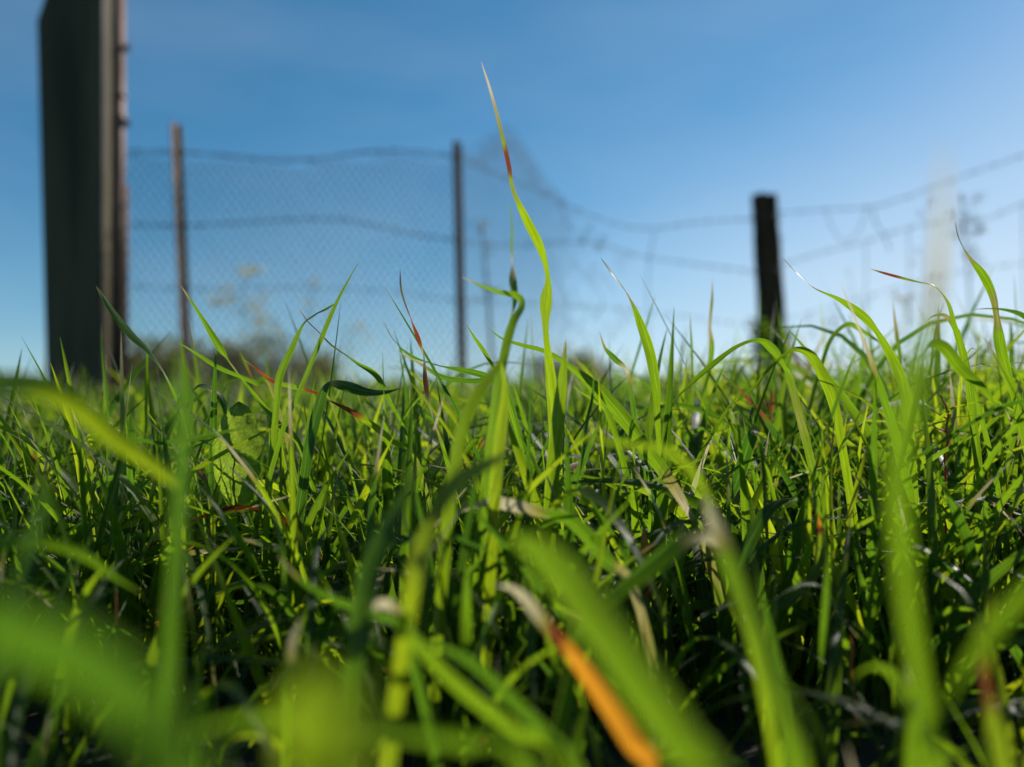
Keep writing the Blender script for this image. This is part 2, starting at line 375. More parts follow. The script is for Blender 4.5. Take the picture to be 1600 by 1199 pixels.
        # drop blades that would touch the lens
        d = np.sqrt(cx ** 2 + cy ** 2 + (cz - EYE) ** 2).min(1); front = (cy > 0)
        sxp = np.abs(cx / np.maximum(cy, .01)); inview = ((sxp < .75) & front & (np.abs((EYE - cz) / np.maximum(cy, .01)) < .55) & (cy < .2)).any(1)
        k2 = (d > .08) & ~inview
        V = V[k2]; tint = tint[k2]; uv = uv[k2]; n = len(V)
        base = (np.arange(n) * (K + 1) * 3)[:, None] + off
        q = []
        for i in range(K):
            a = i * 3
            q.append(np.stack([base[:, 0] + a, base[:, 0] + a + 1, base[:, 0] + a + 4, base[:, 0] + a + 3], 1))
            q.append(np.stack([base[:, 0] + a + 1, base[:, 0] + a + 2, base[:, 0] + a + 5, base[:, 0] + a + 4], 1))
        QQ.append(np.concatenate(q)); VV.append(V.reshape(-1, 3)); UV.append(uv.reshape(-1, 2)); TT.append(tint.reshape(-1, 4))
        off += n * (K + 1) * 3
    me = fast_mesh('grass', np.concatenate(VV), np.concatenate(QQ), np.concatenate(UV), np.concatenate(TT))
    o = link_mesh('grass', me, M_blade)
    tag(o, 'dense green meadow grass covering the whole ground under the single tall blades', 'grass', kind='stuff')
    print('sward verts', off)
sward()

# ------------------------------------------------------------------ single blades of grass one can pick out
GRP = 'single blades standing out of the meadow grass'
def blade(label, pts, wpx, z, ang=None, dry=None, tone=.55, z2=None, taper=.35, root=True, group=GRP, name='grass_blade', rootw=.7):
    """pts from the tip down in photo directions, z = distance of the tip, z2 = of the last point"""
    z2 = z if z2 is None else z2
    k = len(pts); P = []
    for i, (a, b) in enumerate(pts):
        zz = z + (z2 - z) * i / (k - 1); P.append(at(a, b, zz))
    ang = list(ang) if ang is not None else [15] * k
    dry = list(dry) if dry is not None else [0] * k
    while len(ang) < k: ang.append(ang[-1])
    while len(dry) < k: dry.append(0)
    if root and P[-1].z > .01:      # carry the blade down to the soil
        d = (P[-1] - P[-2]); d = d / max(1e-6, -d.z) if d.z < -.001 else Vector((0, 0, -1))
        d.x = max(-.35, min(.35, d.x)); hh = P[-1].z
        m_ = P[-1] + Vector((d.x * hh * .35, .0, -hh * .5)); e_ = P[-1] + Vector((d.x * hh * .45, .005, -hh - .003))
        P += [m_, e_]; ang += [ang[-1], ang[-1]]; dry += [dry[-1] * .5, dry[-1] * .5]
    isred = any(k_ in label for k_ in ('reddish below', 'dark red tip', 'bright red patch', 'rusty red spot', 'with a dark red band', 'pinkish', 'orange dried blade curving', 'yellow and orange tip'))
    red = [0.] * len(dry) if not isred else [.62 if .45 <= d <= .66 else (1. if .67 <= d <= .76 else 0.) for d in dry]; dry = [.15 if r > 0 else d for d, r in zip(dry, red)]
    A = np.array([[*p, a, d, r] for p, a, d, r in zip(P, ang, dry, red)])
    S = catmull(A, 7); n = len(S)
    pos = S[:, :3]; al = np.radians(S[:, 3]); dr = np.clip(S[:, 4], 0, 1)
    T = np.gradient(pos, axis=0); T /= np.linalg.norm(T, axis=1)[:, None] + 1e-9
    seg = np.concatenate([[0], np.cumsum(np.linalg.norm(np.diff(pos, axis=0), axis=1))]); tot = seg[-1]; s = seg / tot
    vis = np.linalg.norm(np.diff(np.array([list(p) for p in P[:k]]), axis=0), axis=1).sum() / tot
    W1 = np.cross(T, [0, 1, 0]); W1 /= np.linalg.norm(W1, axis=1)[:, None] + 1e-9
    W2 = np.cross(T, W1)
    best = None
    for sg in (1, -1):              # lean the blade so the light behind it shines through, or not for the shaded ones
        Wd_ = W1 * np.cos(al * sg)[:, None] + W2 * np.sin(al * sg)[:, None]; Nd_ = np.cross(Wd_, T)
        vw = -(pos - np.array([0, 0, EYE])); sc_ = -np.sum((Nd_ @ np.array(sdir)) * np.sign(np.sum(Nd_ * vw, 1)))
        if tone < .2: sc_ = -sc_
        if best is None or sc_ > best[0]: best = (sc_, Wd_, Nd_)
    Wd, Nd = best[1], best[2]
    wm = wpx / F * (z + z2) / 2 * (.84 if z > .39 else 1)
    prof = np.clip(s / (taper * vis), 0, 1) ** .7 * np.where(s > .8, 1 - (s - .8) / .2 * (1 - rootw), 1)
    hw = wm * .5 * prof; hw[0] = wm * .01
    cols = np.array([-1, -.5, 0, .5, 1.]); lift = np.array([.30, .10, 0, .10, .30])
    V = pos[:, None] + Wd[:, None] * (hw[:, None] * cols)[..., None] + Nd[:, None] * (hw[:, None] * lift)[..., None]
    nc = 5; Q = [(i * nc + c, i * nc + c + 1, (i + 1) * nc + c + 1, (i + 1) * nc + c) for i in range(n - 1) for c in range(nc - 1)]
    uv = np.zeros((n, nc, 2)); uv[..., 0] = (cols + 1) / 2; uv[..., 1] = seg[:, None]
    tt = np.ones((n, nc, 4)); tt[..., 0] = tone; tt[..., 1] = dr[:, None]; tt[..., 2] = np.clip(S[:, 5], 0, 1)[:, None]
    org = P[-1].copy()
    me = fast_mesh(name, V.reshape(-1, 3) - np.array(org), Q, uv.reshape(-1, 2), tt.reshape(-1, 4))
    o = link_mesh(name, me, M_blade); o.location = org
    tag(o, label, 'grass blade', group)
    return o

# sharp blades against the sky
blade('tallest twisting grass blade against the sky, tip dried white and reddish below it', [(752,97),(765,140),(780,200),(792,255),(800,300),(820,345),(840,385),(852,430),(850,470),(849,520),(858,600),(865,700),(868,800)], 33, .44,
      [45,55,64,66,76,60,62,80,48,74,55,50,50], [1,.95,.4,.5,.3,.1,0,0,0,0,0,0,0], .8, .45, .5)
blade('thin upright twisted blade just left of the tallest blade, dark in its upper part', [(797,318),(799,350),(798,385),(799,410),(800,440),(802,470),(792,520),(780,580),(770,640)], 19, .40, [60,70,76,91,140,118,50,45,40], [.2,.1,0,.9,.2,0,0,0,0], .6, .38, .3)
blade('dark blade pointing left then folding down at a sharp bend beside the tallest blade', [(722,433),(750,447),(780,458),(806,464),(813,478),(800,505),(786,560),(778,620)], 19, .40, [60,60,60,50,45,40,35,35], [.8,.2,0,0,0,0,0,0], .5, .36, .4)
blade('curved blade leaning left in front of the dark gate post with a pale pointed tip', [(150,447),(175,485),(205,522),(235,550),(262,590),(285,640),(300,700)], 20, .46, [20,40,60,85,115,130,120], [.6,0,0,0,.1,0,0], .55, .46)
blade('broad straight blade leaning left before the first rusty fence post', [(283,447),(310,490),(340,540),(360,570),(388,608),(430,660),(470,705)], 17, .47, [15,35,20,80,60,40,40], [.7,0,0,.35,0,0,0], .5, .47)
blade('long straight narrow blade leaning right with its tip against the blue sky', [(563,406),(545,435),(522,478),(500,530),(475,590),(455,635),(435,690)], 15, .45, [60,50,45,40,45,40,40], [.5,0,0,0,0,0,0], .6, .45)
blade('curved blade branching left from the long straight narrow blade', [(527,472),(512,481),(490,492),(470,510),(452,550),(436,588),(430,640)], 17, .46, [60,45,88,60,30,20,30], [.3,.1,.2,0,0,0,0], .6, .46, .25)
blade('thin blade with a dark red tip crossing behind the long straight narrow blade', [(465,478),(480,500),(500,520),(522,541),(560,567),(590,588),(612,630),(640,690)], 13, .5, [62,75,88,80,120,150,130,120], [.7,.55,.6,.3,0,0,0,0], .45, .5)
blade('twisted upright blade with a bright red patch in its middle', [(625,422),(628,455),(640,490),(655,528),(664,560),(667,600),(676,645),(700,720)], 16, .48, [40,60,89,125,92,60,88,125], [.6,.3,.55,.56,.8,.5,.85,0], .6, .48)
blade('slender blade drooping right from left of the red patched blade', [(598,500),(615,530),(640,553),(680,569),(720,577),(765,590),(790,620)], 14, .52, [66,88,120,90,130,150,120], [.9,.3,0,0,0,0,0], .3, .5)
blade('second slender blade drooping right lower down over the red patched blade', [(612,545),(650,566),(690,590),(730,596),(775,600),(800,640)], 13, .54, [70,60,45,40,45,50], [.9,.5,.1,0,0,0], .25, .52)
blade('tall curved blade leaning left at the middle of the sky right of the tallest blade', [(938,402),(960,430),(985,465),(1000,500),(1016,550),(1026,605),(1030,660)], 20, .46, [30,55,91,125,150,135,110], [.6,0,.4,0,0,0,0], .65, .46, .45)
blade('upright blurred blade with pale dry tip between the tall curved blade and the wooden post', [(1113,435),(1112,470),(1108,510),(1111,550),(1100,610),(1092,680)], 12, .62, [70,55,75,50,50,50], [.9,.3,.8,0,0,0], .6, .62)
blade('thin straight spike of grass left of the upright blurred blade', [(1078,488),(1079,520),(1081,560),(1082,620)], 6, .6, [60,60,60,60], [.7,.3,0,0], .4, .6)
blade('long arching blade starting at the wooden post and curving down to the right', [(1222,402),(1245,425),(1272,449),(1310,466),(1345,490),(1372,518),(1395,560),(1412,605),(1420,670)], 18, .49, [30,50,80,110,140,100,130,150,150], [.9,.4,.4,0,0,0,0,0,0], .7, .47, .5)
blade('blade with a pinkish tip reaching left and bending down sharply', [(1358,420),(1390,430),(1425,440),(1460,449),(1480,475),(1490,510),(1503,550),(1512,590),(1520,650)], 14, .47, [40,60,85,120,95,80,50,30,30], [.85,.55,.3,.1,0,0,0,0,0], .65, .47, .3)
blade('twisting blade with a narrow tip standing highest near the right edge', [(1492,345),(1500,375),(1516,402),(1536,428),(1553,462),(1560,500),(1563,540),(1576,585),(1592,640)], 19, .45, [30,50,89,125,100,92,145,110,100], [.8,.1,.4,0,.3,.4,0,0,0], .6, .45, .4)
blade('dark narrow blade lying level across the twisting blade near the right edge', [(1520,484),(1548,483),(1575,486),(1602,496),(1640,530),(1660,600)], 10, .44, [75,65,60,40,40,40], [.5,.3,0,0,0,0], .2, .44)
blade('small hooked blade curling left below the pink tipped blade', [(1445,504),(1460,494),(1478,495),(1492,515),(1503,545)], 9, .48, [60,50,55,50,50], [.2,0,.5,0,0], .6, .48)
blade('wide arch of grass before the wooden post base, tip to the lower left', [(1040,640),(1078,603),(1110,575),(1150,545),(1182,534),(1205,545),(1222,572),(1240,620)], 18, .48, [60,50,45,60,70,40,85,60], [.2,0,0,0,0,0,0,.3], .55, .46)
blade('second arch of grass just right of the wooden post base, bending to the lower right', [(1135,640),(1178,607),(1203,578),(1236,550),(1262,553),(1282,580),(1300,625),(1313,690)], 19, .46, [70,50,60,65,50,25,40,60], [.3,.2,0,0,0,0,0,0], .75, .46)
blade('broad blade falling right from the near blurred blade, its underside in shade', [(1558,640),(1535,606),(1502,578),(1478,546),(1458,540),(1445,560),(1438,620)], 22, .42, [55,40,35,40,50,50,40], [.2,0,0,0,0,0,0], .6, .36)
blade('long smooth blade sweeping diagonally down right with a bleached lower edge', [(858,556),(900,580),(935,608),(967,645),(1002,692),(1038,742),(1070,795),(1095,840)], 26, .44, [55,30,25,20,20,35,60,60], [.3,0,0,0,0,.3,.8,.5], .6, .42, .4)
blade('grey sheened blade folded over at its top with the tip lying out to the right', [(628,606),(603,612),(575,612),(545,604),(518,597),(505,608),(497,635),(488,670),(478,720)], 22, .46, [60,45,40,25,60,40,15,12,20], [.5,.1,0,0,.3,.1,0,0,0], .15, .45, .3)
blade('blade with a rusty red spot running down right from the grey folded blade', [(505,622),(525,632),(550,645),(585,668),(615,692),(650,722)], 15, .45, [60,40,35,30,35,50], [.3,.58,.5,0,0,.3], .8, .45)
blade('thin blade with a dark red band left of the grey folded blade', [(378,560),(400,577),(425,597),(455,605),(490,615),(520,640)], 12, .5, [60,45,50,40,60,60], [.3,.58,.5,0,.6,.3], .6, .49)
blade('slim green blade running right below the dark red banded one toward a pale rounded end', [(425,612),(400,600),(375,590),(340,575),(310,556),(275,533)][::-1], 12, .5, [60,45,40,50,35,40], [.3,0,0,0,0,.4], .45, .5)
blade('grey arching blade with silver sheen left of centre of the right half', [(1128,805),(1150,755),(1163,715),(1172,685),(1180,672),(1190,690),(1196,740)], 24, .45, [50,30,25,35,70,60,60], [.2,0,0,0,.7,.2,0], .1, .43)
blade('grey arched blade below right of the silver sheened arch', [(1247,779),(1222,783),(1200,797),(1182,826),(1165,862),(1150,910)], 24, .42, [65,50,35,25,25,30], [.5,.2,.1,0,0,0], .25, .40)
blade('short upright blade with a yellow and orange tip amid the dark grass', [(1270,755),(1273,785),(1276,812),(1281,850),(1272,895),(1240,935),(1200,965)], 16, .40, [50,40,55,35,35,35,35], [1,.36,.7,.2,0,0,0], .8, .38)
blade('arched blade with a bright rim just left of the broad leaf', [(352,660),(350,632),(338,612),(318,602),(303,608),(296,640)], 15, .52, [40,40,50,60,60,40], [.1,.1,.3,.2,0,0], .15, .5)
blade('dark level blade crossing in front of the broad round leaf', [(408,670),(370,672),(330,682),(290,690),(250,694),(205,690),(190,720)], 13, .40, [70,62,50,55,50,60,60], [.3,0,0,0,0,0,0], .2, .4)
blade('narrow curled blade beside the tall curved blade at mid picture', [(937,520),(945,545),(962,563),(978,580),(985,615)], 12, .52, [60,60,30,70,50], [.7,.3,0,.9,.2], .3, .52)
blade('short pointed upright blade between the red patched and the tallest blade', [(728,506),(742,530),(757,552),(772,580),(790,620)], 11, .49, [60,45,45,55,55], [.4,0,0,.3,0], .6, .49)
blade('slim blade arching over toward the tallest blade from its left', [(762,512),(785,530),(815,540),(850,550),(885,570),(925,610),(955,660)], 12, .50, [60,50,45,50,40,30,30], [.3,0,0,.2,0,0,0], .55, .50)
blade('wide upright blade directly below the tallest blade', [(884,530),(878,590),(872,650),(866,710),(860,790)], 26, .42, [50,35,20,10,10], [.5,.1,0,0,0], .75, .42)
blade('thin dark upright blade right of the wide upright blade below the tallest one', [(928,575),(925,620),(916,660),(912,700),(900,760)], 9, .43, [55,50,50,50,50], [.2,0,0,0,0], .2, .43)
blade('green blade arching up left of the wooden post toward the tall blurred blade', [(1390,545),(1350,520),(1325,508),(1300,530),(1285,570),(1270,620)], 12, .6, [60,50,45,35,35,35], [.4,0,0,0,0,0], .6, .6)
blade('upright blade with bleached tip left of the red stem on the right', [(1395,470),(1400,520),(1405,560),(1400,620)], 8, .62, [60,60,60,60], [.9,.4,0,0], .5, .6)
# blades near the lens, out of focus
blade('large blurred blade close to the lens rising past the horizon to a whitish dry tip', [(1473,225),(1472,290),(1468,360),(1462,430),(1450,510),(1428,590),(1410,670),(1400,760),(1408,850),(1418,950),(1435,1060),(1460,1200)], 27, .135, [60,68,62,66,74,55,42,55,35,40,48,45], [1,1,.95,.8,.3,0,0,0,0,0,0,0], .6, .15, .22)
blade('blurred blade entering from the left edge and drooping right across the upper grass', [(300,790),(262,750),(220,718),(170,682),(120,640),(65,610),(5,600),(-60,620),(-120,720)], 34, .24, [30,15,10,5,5,5,5,10,10], [.3,0,0,0,0,0,0,0,0], .9, .18, .3)
blade('thick blurred upright blade like a stem at the left, running down out of the picture', [(272,545),(283,600),(281,700),(276,800),(269,900),(262,1000),(260,1200)], 36, .2, [50,35,30,30,28,30,30], [.2,0,0,0,.1,0,0], .35, .18, .12)
blade('orange dried blade curving down to the bottom edge of the picture', [(775,915),(800,925),(830,955),(868,1000),(905,1045),(945,1100),(985,1160),(1030,1230)], 37, .27, [60,50,40,45,35,30,25,30], [1,.95,.8,.56,.7,.7,.72,.72], .6, .2, .2)
blade('very broad blurred green blade bending down right beside the orange dried blade', [(795,838),(840,868),(890,915),(940,985),(995,1065),(1060,1160),(1110,1260)], 68, .17, [30,20,15,15,15,20,20], [0,0,0,0,0,0,0], .62, .13, .18)
blade('pale tipped blade arching right above the broad blurred blade at picture centre', [(722,800),(760,788),(800,792),(850,806),(888,815),(920,842),(950,882),(985,918)][::1], 27, .36, [55,30,30,45,35,30,35,60], [1,1,.95,.3,0,0,.2,.6], .4, .34, .25)
blade('blurred yellow green blade rising right to a point left of the picture centre', [(802,705),(765,722),(728,742),(698,768),(675,805),(655,860),(640,930)], 29, .26, [50,30,25,25,30,30,30], [.15,.1,0,0,0,0,0], .9, .23, .3)
blade('faint blurred blade lying level just above the centre of the grass', [(905,683),(945,690),(990,697),(1035,703),(1078,735),(1115,810),(1150,930),(1185,1060)], 16, .25, [30,30,30,30,50,60,60,60], [0]*8, .8, .22)
blade('huge pale blurred blade at the lower left corner', [(-60,985),(20,1020),(110,1050),(190,1110),(240,1200),(270,1320)], 150, .085, [35,30,25,25,25,25], [0,0,0,0,0,0], .3, .075, .1)
blade('huge bright blurred blade tip at the bottom left of the middle', [(485,1040),(490,1080),(495,1140),(500,1220),(505,1350)], 150, .085, [15,15,15,15,15], [0,0,0,0,0], .8, .08, .15)
blade('blurred blade with straw coloured tip slanting down right of centre to the bottom edge', [(1098,770),(1112,812),(1135,870),(1163,940),(1190,1010),(1215,1090),(1250,1210)], 31, .23, [60,45,35,30,30,30,30], [1,.95,.2,0,0,0,0], .6, .18, .2)
blade('blurred blade folded at a pale highlighted bend above the straw tipped blade', [(1128,862),(1105,846),(1080,848),(1050,868),(1010,900),(965,935),(920,985)], 32, .28, [70,45,35,25,30,35,40], [1,.95,.6,.1,0,0,0], .45, .25, .2)  # straw dryness at the tip and bend paints in the highlight there
blade('blurred blade crossing the lower right corner toward the near tall blade', [(1475,1115),(1510,1055),(1550,1000),(1600,945),(1660,900),(1720,980)], 52, .16, [50,30,25,25,30,30], [0,0,0,0,0,0], .6, .15, .4)
blade('pale blurred blade leaning left at the left edge below the horizon', [(72,720),(58,790),(40,860),(18,940),(-5,1030),(-30,1150)], 42, .19, [50,35,30,30,30,30], [.4,.1,0,0,0,0], .3, .16, .3)
blade('blurred blade drooping right from the left edge at mid height of the grass', [(225,930),(180,905),(130,872),(75,852),(20,848),(-40,870),(-90,960)], 24, .27, [50,30,25,20,20,20,20], [.4,0,0,0,0,0,0], .5, .22)
blade('blurred blade with a whitish bent tip running down right at the lower centre left', [(580,955),(605,950),(630,965),(642,1000),(680,1045),(735,1095),(800,1145),(880,1200)], 34, .25, [50,30,50,40,35,35,35,35], [1,1,.3,0,0,0,0,0], .65, .19, .1)
blade('second blurred blade running down right beside the whitish bent tip blade', [(655,1000),(700,1020),(750,1052),(800,1100),(850,1150),(900,1215)], 32, .24, [60,45,40,35,35,35], [.2,0,0,0,0,0], .3, .2, .3)
blade('bluish grey blurred blade slanting down left under the grey folded blade', [(658,720),(640,752),(618,795),(598,835),(575,890),(560,950),(550,1050)], 34, .27, [60,50,40,30,25,25,25], [.4,.25,.1,0,0,0,0], .3, .23, .4)
blade('blurred blade forking down left from below the dark folded blade', [(795,540),(770,580),(742,620),(722,665),(710,720),(700,790)], 24, .34, [50,35,35,35,35,35], [.1,0,0,0,0,0], .75, .32)
blade('soft green blade standing upright where the dark folded blade comes down', [(783,560),(786,610),(782,660),(776,720),(770,800)], 22, .36, [50,35,30,30,30], [.1,0,0,0,0], .85, .35)
blade('blurred leaning blade with small highlights low in the left half', [(435,870),(465,905),(500,930),(545,950),(590,965),(630,1000)], 22, .28, [60,50,45,40,40,40], [.9,.3,0,0,0,0], .3, .26)
blade('short pale blurred tip pointing up from the lower left half', [(470,965),(455,1000),(448,1040),(442,1100)], 26, .26, [50,50,40,40], [1,.8,.3,0], .5, .25)
blade('blurred level blade along the bottom edge left of centre', [(280,1150),(350,1135),(430,1130),(520,1140),(620,1150),(720,1165),(820,1210)], 42, .15, [50,40,35,30,30,30,40], [0,0,0,0,0,0,0], .5, .14, .3)
blade('dark blade curving up from the right edge over the mid grass', [(1340,775),(1390,745),(1440,712),(1490,680),(1545,648),(1600,628),(1650,640)], 13, .42, [60,50,45,40,40,45,50], [.2,0,0,0,0,0,0], .3, .40)
blade('curled hooked blade low in the right half beside the near blurred blade', [(1335,1085),(1340,1058),(1365,1045),(1395,1058),(1415,1090),(1425,1150)], 20, .25, [60,45,40,40,40,40], [.3,.2,0,0,0,0], .6, .22)

# ------------------------------------------------------------------ broad round leaf among the blades
def broad_leaf():
    z = .5; base = at(372, 800, z); root = empty('broad_leaf', (base.x, z + .01, 0))
    # outline half widths (m) along its length
    top = at(380, 628, z - .01); n = 22; nc = 11; V = []; Q = []
    for i in range(n + 1):
        t = i / n; c = base.lerp(top, t); c.y += -.012 * math.sin(t * 2.4)
        hw = .0150 * (math.sin(math.pi * min(1, .04 + .96 * t) ** 1.15) ** .55) * (1 + .04 * math.sin(t * 23))
        for k in range(nc):
            u = (k / (nc - 1) * 2 - 1)
            V.append((c.x + u * hw, c.y + .30 * hw * abs(u) ** 1.4 + .0006 * math.sin(t * 30 + u * 9), c.z + .0005 * math.sin(u * 14)))
    for i in range(n):
        for k in range(nc - 1):
            a = i * nc + k; Q.append((a, a + 1, a + nc + 1, a + nc))
    uv = [((k / (nc - 1)) , i / n) for i in range(n + 1) for k in range(nc)]
    m, t, out = nodes('broad_leaf'); L = t.links.new
    tcn = t.nodes.new('ShaderNodeTexCoord'); vo = t.nodes.new('ShaderNodeTexVoronoi'); vo.feature = 'DISTANCE_TO_EDGE'; vo.inputs['Scale'].default_value = 420; L(tcn.outputs['Object'], vo.inputs['Vector'])
    nz = t.nodes.new('ShaderNodeTexNoise'); nz.inputs['Scale'].default_value = 160; L(tcn.outputs['Object'], nz.inputs['Vector'])
    r = ramp(t, [(.0, (.26, .38, .03)), (.25, (.40, .54, .04))]); L(vo.outputs['Distance'], r.inputs[0])
    r2 = ramp(t, [(.3, (.6, .7, .6)), (.7, (1.1, 1.05, 1))]); L(nz.outputs['Fac'], r2.inputs[0])
    mm = mix(t, 'MULTIPLY', 1); L(r.outputs[0], mm.inputs[6]); L(r2.outputs[0], mm.inputs[7])
    tr = t.nodes.new('ShaderNodeBsdfTranslucent'); L(mm.outputs[2], tr.inputs[0])
    p = t.nodes.new('ShaderNodeBsdfPrincipled'); p.inputs['Base Color'].default_value = (.07, .13, .02, 1); p.inputs['Roughness'].default_value = .5
    b = t.nodes.new('ShaderNodeBump'); b.inputs['Strength'].default_value = .5; b.inputs['Distance'].default_value = .0005; L(vo.outputs['Distance'], b.inputs['Height']); L(b.outputs[0], p.inputs['Normal'])
    ms = t.nodes.new('ShaderNodeMixShader'); ms.inputs[0].default_value = .6; L(p.outputs[0], ms.inputs[1]); L(tr.outputs[0], ms.inputs[2]); L(ms.outputs[0], out.inputs[0])
    link_mesh('leaf_blade', fast_mesh('leaf_blade', V, Q, uv), m, root)
    s = MB(); s.tube([(root.location.x, z + .01, -.003), (base.x + .001, z + .006, base.z * .5), base + Vector((0, 0, .002)), base.lerp(top, .5) + Vector((0, -.0112, 0))], [.0012, .0011, .0009, .0004], 6); s.build('leaf_stalk', M_leaf, root)
    tag(root, 'broad rounded yellow green leaf glowing between the thin blades on the left', 'leaf')
broad_leaf()

def red_stem():
    b = at(1478, 760, .5); root = empty('red_stem', (b.x, .5, 0))
    s = MB(); pts = [at(x, y, .5) for x, y in [(1466,612),(1478,634),(1482,650),(1478,672),(1482,690),(1476,712),(1478,760)]] + [Vector((b.x, .5, -.003))]
    s.tube(pts, [.0003, .0006, .0008, .0006, .0008, .0007, .0007, .0008], 6)
    s.build('stem', M_red, root)
    q = MB(); q.tube([at(1480, 655, .5), at(1468, 648, .497), at(1455, 640, .495)], [.0006, .0004, .0002], 5)
    q.tube([at(1478, 675, .5), at(1462, 668, .5), at(1448, 655, .5)], [.0006, .0004, .0002], 5)
    q.build('side_twig', M_red, root)
    tag(root, 'thin crooked red dried stem standing in the grass at the right', 'dried stem')
M_red = simple('red_dry_stem', (.30, .05, .02), (.45, .12, .03), 300, .6, .2, .0003, trans=.3, tcol=(.6, .12, .03))
red_stem()

# curled dry brown leaves in the sward
M_dry = simple('dry_leaf', (.35, .11, .02), (.55, .22, .04), 200, .7, .4, .0006, trans=.4, tcol=(.7, .25, .04))
for i, (px, py, z, L_, lab) in enumerate([(1003, 880, .42, .045, 'crumpled orange brown dead leaf standing upright in the dark grass at centre'),
                                          (1330, 1010, .36, .012, 'tiny orange dead leaf scrap deep in the dark grass on the right'),
                                          (1205, 620, .6, .02, 'small orange dead leaf caught behind the arches of grass')]):
    m = MB(); b = at(px, py, z); m.leaf(b - Vector((0, 0, L_ * .6)), (.12, 0, 1), (.3, -1, .1), L_, L_ * .22, 6); m.leaf(b - Vector((.001, 0, L_ * .55)), (-.25, .1, .8), (.5, -1, .1), L_ * .6, L_ * .18, 5)
    if b.z - L_ * .6 > .002: m.tube([b - Vector((0, 0, L_ * .6)), Vector((b.x + .004, b.y, -.003))], [.0006, .0007], 5)
    o = m.build('dead_leaf', M_dry); tag(o, lab, 'dead leaf')

# ------------------------------------------------------------------ dark gate post on the left
def gate_post():
    z = 2.8; root = empty('gate_post', (at(115, 690, z).x, z, 0))
    m = MB(); g = -.02
    def q(x, y, zz=z): return at(x, y, zz)
    yb = 599.5 + (EYE - g) / z * F
    m.prism([q(74, yb), q(157, yb), q(157, -90), q(88, -60), q(57, 32)], (0, .07, 0))
    m.build('timber', M_timber, root, smooth=False, bevel=.004)
    # grey steel strap along the side, catching the sky
    s = MB(); zs = z + .078; X = at(157, 0, z).x
    s.prism([Vector((X - .012, zs, g)), Vector((X - .004, zs, g)), Vector((X - .004, zs, 1.78)), Vector((X - .012, zs, 1.78))], (0, .075, 0))
    s.prism([Vector((X - .012, zs + .076, g)), Vector((X + .012, zs + .076, g)), Vector((X + .012, zs + .076, 1.78)), Vector((X - .012, zs + .076, 1.78))], (0, .006, 0))
    s.build('steel_channel', M_steel, root, smooth=False, bevel=.001)
    e = MB(); e.prism([Vector((X + .0005, z + .004, g)), Vector((X + .0045, z + .004, g)), Vector((X + .0045, z + .004, 1.78)), Vector((X + .0005, z + .004, 1.78))], (0, .022, 0))
    e.build('edge_strip', M_steel, root, smooth=False)
    p = MB(); zp = z + .135; pc = at(189, 0, zp).x
    p.tube([(pc + (at(191, 0, zp).x - pc) * 0, zp - .01, g), (pc, zp - .01, 1.78)], .018, 14); p.build('pipe', M_rust, root)
    l = MB(); x0 = at(196.5, 0, zp).x
    l.tube([(x0, zp, g), (x0, zp, EYE + (599.5 - 292) / F * zp)], .0105, 10); l.build('lower_pipe', M_rust, root)
    for y in (75, 193):
        b = MB(); c = at(197, y, zp); b.tube([c - Vector((.02, .004, 0)), c + Vector((.004, -.004, 0)), c + Vector((.014, -.004, -.001))], [.006, .006, .006], 8)
        b.tube([c + Vector((.003, -.004, 0)), c + Vector((.013, -.004, 0))], .013, 6); b.build('bolt', M_oldwood, root)
    for y in (150, 185):
        b = MB(); c = at(189, y, zp - .01); b.tube([c - Vector((0, 0, .008)), c + Vector((0, 0, .008))], .019, 14); b.build('collar', M_rust, root)
    # shiny drips on the face
    tag(root, 'massive dark timber gate post with rusty pipe and bolts along its right side', 'gate post')
gate_post()

# ------------------------------------------------------------------ fence
def fz(px):
    return float(np.interp(px, [150, 275, 715, 1195, 1700, 2100], [2.95, 3.1, 3.4, 4.5, 4.1, 3.8]))
GP = 'steel posts of the wire fence'
def steel_post(x0, y0, x1, y1, label, rust_from):
    zt = fz(x0); top = at(x0, y0, zt); mid = at(x1, y1, zt); d = (mid - top); bot = top + d * ((top.z + .03) / -d.z)
    root = empty('fence_post', (bot.x, zt, 0)); w_ = .019
    m = MB()
    def bar(hx0, hx1, hy0, hy1, mb):
        mb.prism([bot + Vector((hx0, hy0, 0)), bot + Vector((hx1, hy0, 0)), top + Vector((hx1, hy0, 0)), top + Vector((hx0, hy0, 0))], (0, hy1 - hy0, 0))
    bar(-w_, w_, 0, .005, m)
    bar(-.004, .001, -.045, -.0005, m)
    m.build('angle_bar', M_postrust, root, smooth=False)
    for k in range(14):
        t = .05 + k * .066
        c = top.lerp(bot, t) + Vector((0, -.049, 0)); b = MB(); b.tube([c + Vector((0, 0, -.007)), c + Vector((0, -.004, 0)), c + Vector((0, 0, .007))], .005, 6); b.build('stud', M_postrust, root)
    for py in rust_from:
        c = at(x0 + (x1 - x0) * (py - y0) / (y1 - y0), py, zt); b = MB()
        for r_ in range(3):
            b.tube([c + Vector((math.cos(a) * .025, .006 + math.sin(a) * .022, (r_ - 1) * .006 + .003 * math.sin(a))) for a in [j * math.pi / 5 for j in range(11)]], .0018, 5)
        b.build('wire_tie', M_wire, root)
    tag(root, label, 'fence post', GP)
steel_post(276, 195, 292, 560, 'thin rusty steel fence post close right of the dark gate post', (237, 352, 448))
steel_post(714, 222, 722, 570, 'thin rusty steel fence post standing near the picture centre, left of the tallest blade', (245, 375, 470))

